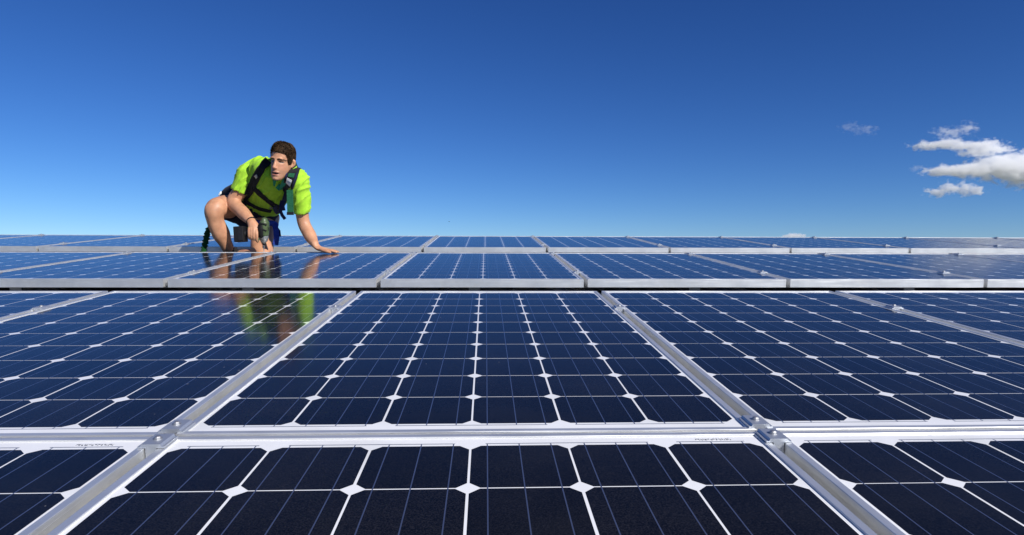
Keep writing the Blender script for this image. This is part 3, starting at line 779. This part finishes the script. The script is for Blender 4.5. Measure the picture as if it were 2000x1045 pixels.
# ------------------------------------------------------------------ clouds, far beyond the roof
def cloud_mat(name, balls, dens, soft, amp, scale):
    """balls: ellipsoids (centre, radii) in the object's own metres; noise eats their edges"""
    m = bpy.data.materials.new(name); m.use_nodes = True; t = m.node_tree; t.nodes.clear()
    out = t.nodes.new('ShaderNodeOutputMaterial'); vol = t.nodes.new('ShaderNodeVolumePrincipled')
    vol.inputs['Color'].default_value = (1, 1, 1, 1); vol.inputs['Anisotropy'].default_value = 0.0
    t.links.new(vol.outputs[0], out.inputs['Volume'])
    tc = t.nodes.new('ShaderNodeTexCoord'); cur = None
    for c, r in balls:
        sub = t.nodes.new('ShaderNodeVectorMath'); sub.operation = 'SUBTRACT'; sub.inputs[1].default_value = c; t.links.new(tc.outputs['Object'], sub.inputs[0])
        dv = t.nodes.new('ShaderNodeVectorMath'); dv.operation = 'DIVIDE'; dv.inputs[1].default_value = r; t.links.new(sub.outputs[0], dv.inputs[0])
        ln = t.nodes.new('ShaderNodeVectorMath'); ln.operation = 'LENGTH'; t.links.new(dv.outputs[0], ln.inputs[0])
        if cur is None: cur = ln.outputs['Value']
        else:
            mn = t.nodes.new('ShaderNodeMath'); mn.operation = 'SMOOTH_MIN'; mn.inputs[2].default_value = .35
            t.links.new(cur, mn.inputs[0]); t.links.new(ln.outputs['Value'], mn.inputs[1]); cur = mn.outputs[0]
    no = t.nodes.new('ShaderNodeTexNoise'); no.inputs['Scale'].default_value = scale; no.inputs['Detail'].default_value = 6; no.inputs['Roughness'].default_value = .62
    mp = t.nodes.new('ShaderNodeMapping'); mp.inputs['Scale'].default_value = (1, 1, 1.5); t.links.new(tc.outputs['Object'], mp.inputs[0]); t.links.new(mp.outputs[0], no.inputs['Vector'])
    mr = t.nodes.new('ShaderNodeMapRange'); mr.inputs[1].default_value = .3; mr.inputs[2].default_value = .7; mr.inputs[3].default_value = amp; mr.inputs[4].default_value = -amp
    mr.clamp = False; t.links.new(no.outputs['Fac'], mr.inputs[0])
    ad = t.nodes.new('ShaderNodeMath'); ad.operation = 'ADD'; t.links.new(cur, ad.inputs[0]); t.links.new(mr.outputs[0], ad.inputs[1])
    de = t.nodes.new('ShaderNodeMapRange'); de.inputs[1].default_value = .92; de.inputs[2].default_value = .92 - soft; de.inputs[3].default_value = 0; de.inputs[4].default_value = dens
    t.links.new(ad.outputs[0], de.inputs[0]); t.links.new(de.outputs[0], vol.inputs['Density'])
    return m
CD = 3000.0; MPP = CD / F_PX                          # metres per pixel at the clouds' distance
def cloud(label, u0, v0, balls, dens=.03, soft=.5, amp=.45, scale=.02, d=CD):
    k = d / F_PX; c = at(u0, v0, d); e = Matrix.Translation(c) @ Matrix((C_R, C_F, C_U)).transposed().to_4x4()
    bl = [((((u - u0)*k), w_*k, -(v - v0)*k), (ru*k, rd*k, rv*k)) for u, v, w_, ru, rd, rv in balls]
    lo = [min(b[0][i] - b[1][i]*1.35 for b in bl) for i in range(3)]; hi = [max(b[0][i] + b[1][i]*1.35 for b in bl) for i in range(3)]
    bm = bmesh.new(); ctr = Vector([(lo[i] + hi[i])/2 for i in range(3)]); hs_ = [(hi[i] - lo[i])/2 for i in range(3)]
    box(bm, lo[0], hi[0], lo[1], hi[1], lo[2], hi[2])
    o = obj('cloud', bm, cloud_mat('cloud_vapour', bl, dens, soft, amp, scale)); o.matrix_world = e
    tag(o, label, 'cloud', 'fair weather clouds over the roof'); return o
cloud('long white cloud with a grey underside, thickest of the group', 1930, 335,
      [(1845, 334, 0, 42, 26, 10), (1900, 332, 5, 55, 34, 15), (1960, 325, 10, 60, 45, 26), (2020, 330, 10, 70, 50, 34), (2060, 342, 5, 60, 45, 26)], .045, .4, .62, .026)
cloud('flat white cloud with two joined lobes above the long cloud', 1880, 288,
      [(1812, 285, 0, 34, 18, 8), (1850, 281, 0, 40, 22, 11), (1885, 284, 4, 34, 20, 10), (1928, 288, 6, 46, 26, 16), (1905, 298, 4, 26, 18, 9)], .045, .45, .66, .030)
cloud('thin wisp of cloud hovering over the flat two-lobed cloud', 1870, 255, [(1858, 258, 0, 34, 14, 10), (1889, 250, 0, 18, 12, 12)], .016, .7, 1.0, .036)
cloud('faint torn wisp of cloud standing alone in the blue', 1678, 252, [(1664, 248, 0, 22, 10, 9), (1692, 254, 0, 20, 10, 9)], .0065, .7, 1.1, .04)
cloud('small white cloud puff under the tip of the long cloud', 1842, 372, [(1832, 375, 0, 24, 14, 9), (1852, 366, 0, 18, 14, 13)], .05, .5, .75, .036, 2500)
cloud('small ragged cloud puff with two humps under the long cloud', 1890, 370, [(1885, 367, 0, 20, 13, 13), (1905, 374, 0, 20, 12, 9)], .05, .5, .8, .036, 2500)
cloud('tiny shred of cloud before the tip of the long cloud', 1789, 328, [(1789, 328, 0, 12, 8, 7)], .010, .7, .7, .04)
cloud('white cloud top peeking over the upper edge of the last panel row', 1548, 462, [(1548, 462, 0, 24, 16, 8)], .05, .5, .45, .03)

# ------------------------------------------------------------------ a bird far off
bi = empty('bird', Matrix.Translation(at(877, 433, 190)))
tag(bi, 'tiny dark bird flying far off above the middle of the panels', 'bird')
BI = bi.matrix_world.inverted()
bm = bmesh.new(); tube(bm, [Vector((-.16, 0, 0)), Vector((0, 0, .01)), Vector((.15, 0, .03)), Vector((.21, 0, .035))], [.02, .05, .04, .022], n=10); obj('body', bm, M_BOOT, bi, True)
for s in (-1, 1):
    bm = bmesh.new(); v = [bm.verts.new(p) for p in ((-.08, s*.03, .02), (.09, s*.03, .03), (.05, s*.2, .09), (-.07, s*.2, .085), (-.06, s*.38, .06))]
    bm.faces.new((v[0], v[1], v[2], v[3])); bm.faces.new((v[3], v[2], v[4]))
    r_ = bmesh.ops.solidify(bm, geom=bm.faces[:], thickness=.012); obj('wing', bm, M_BOOT, bi)
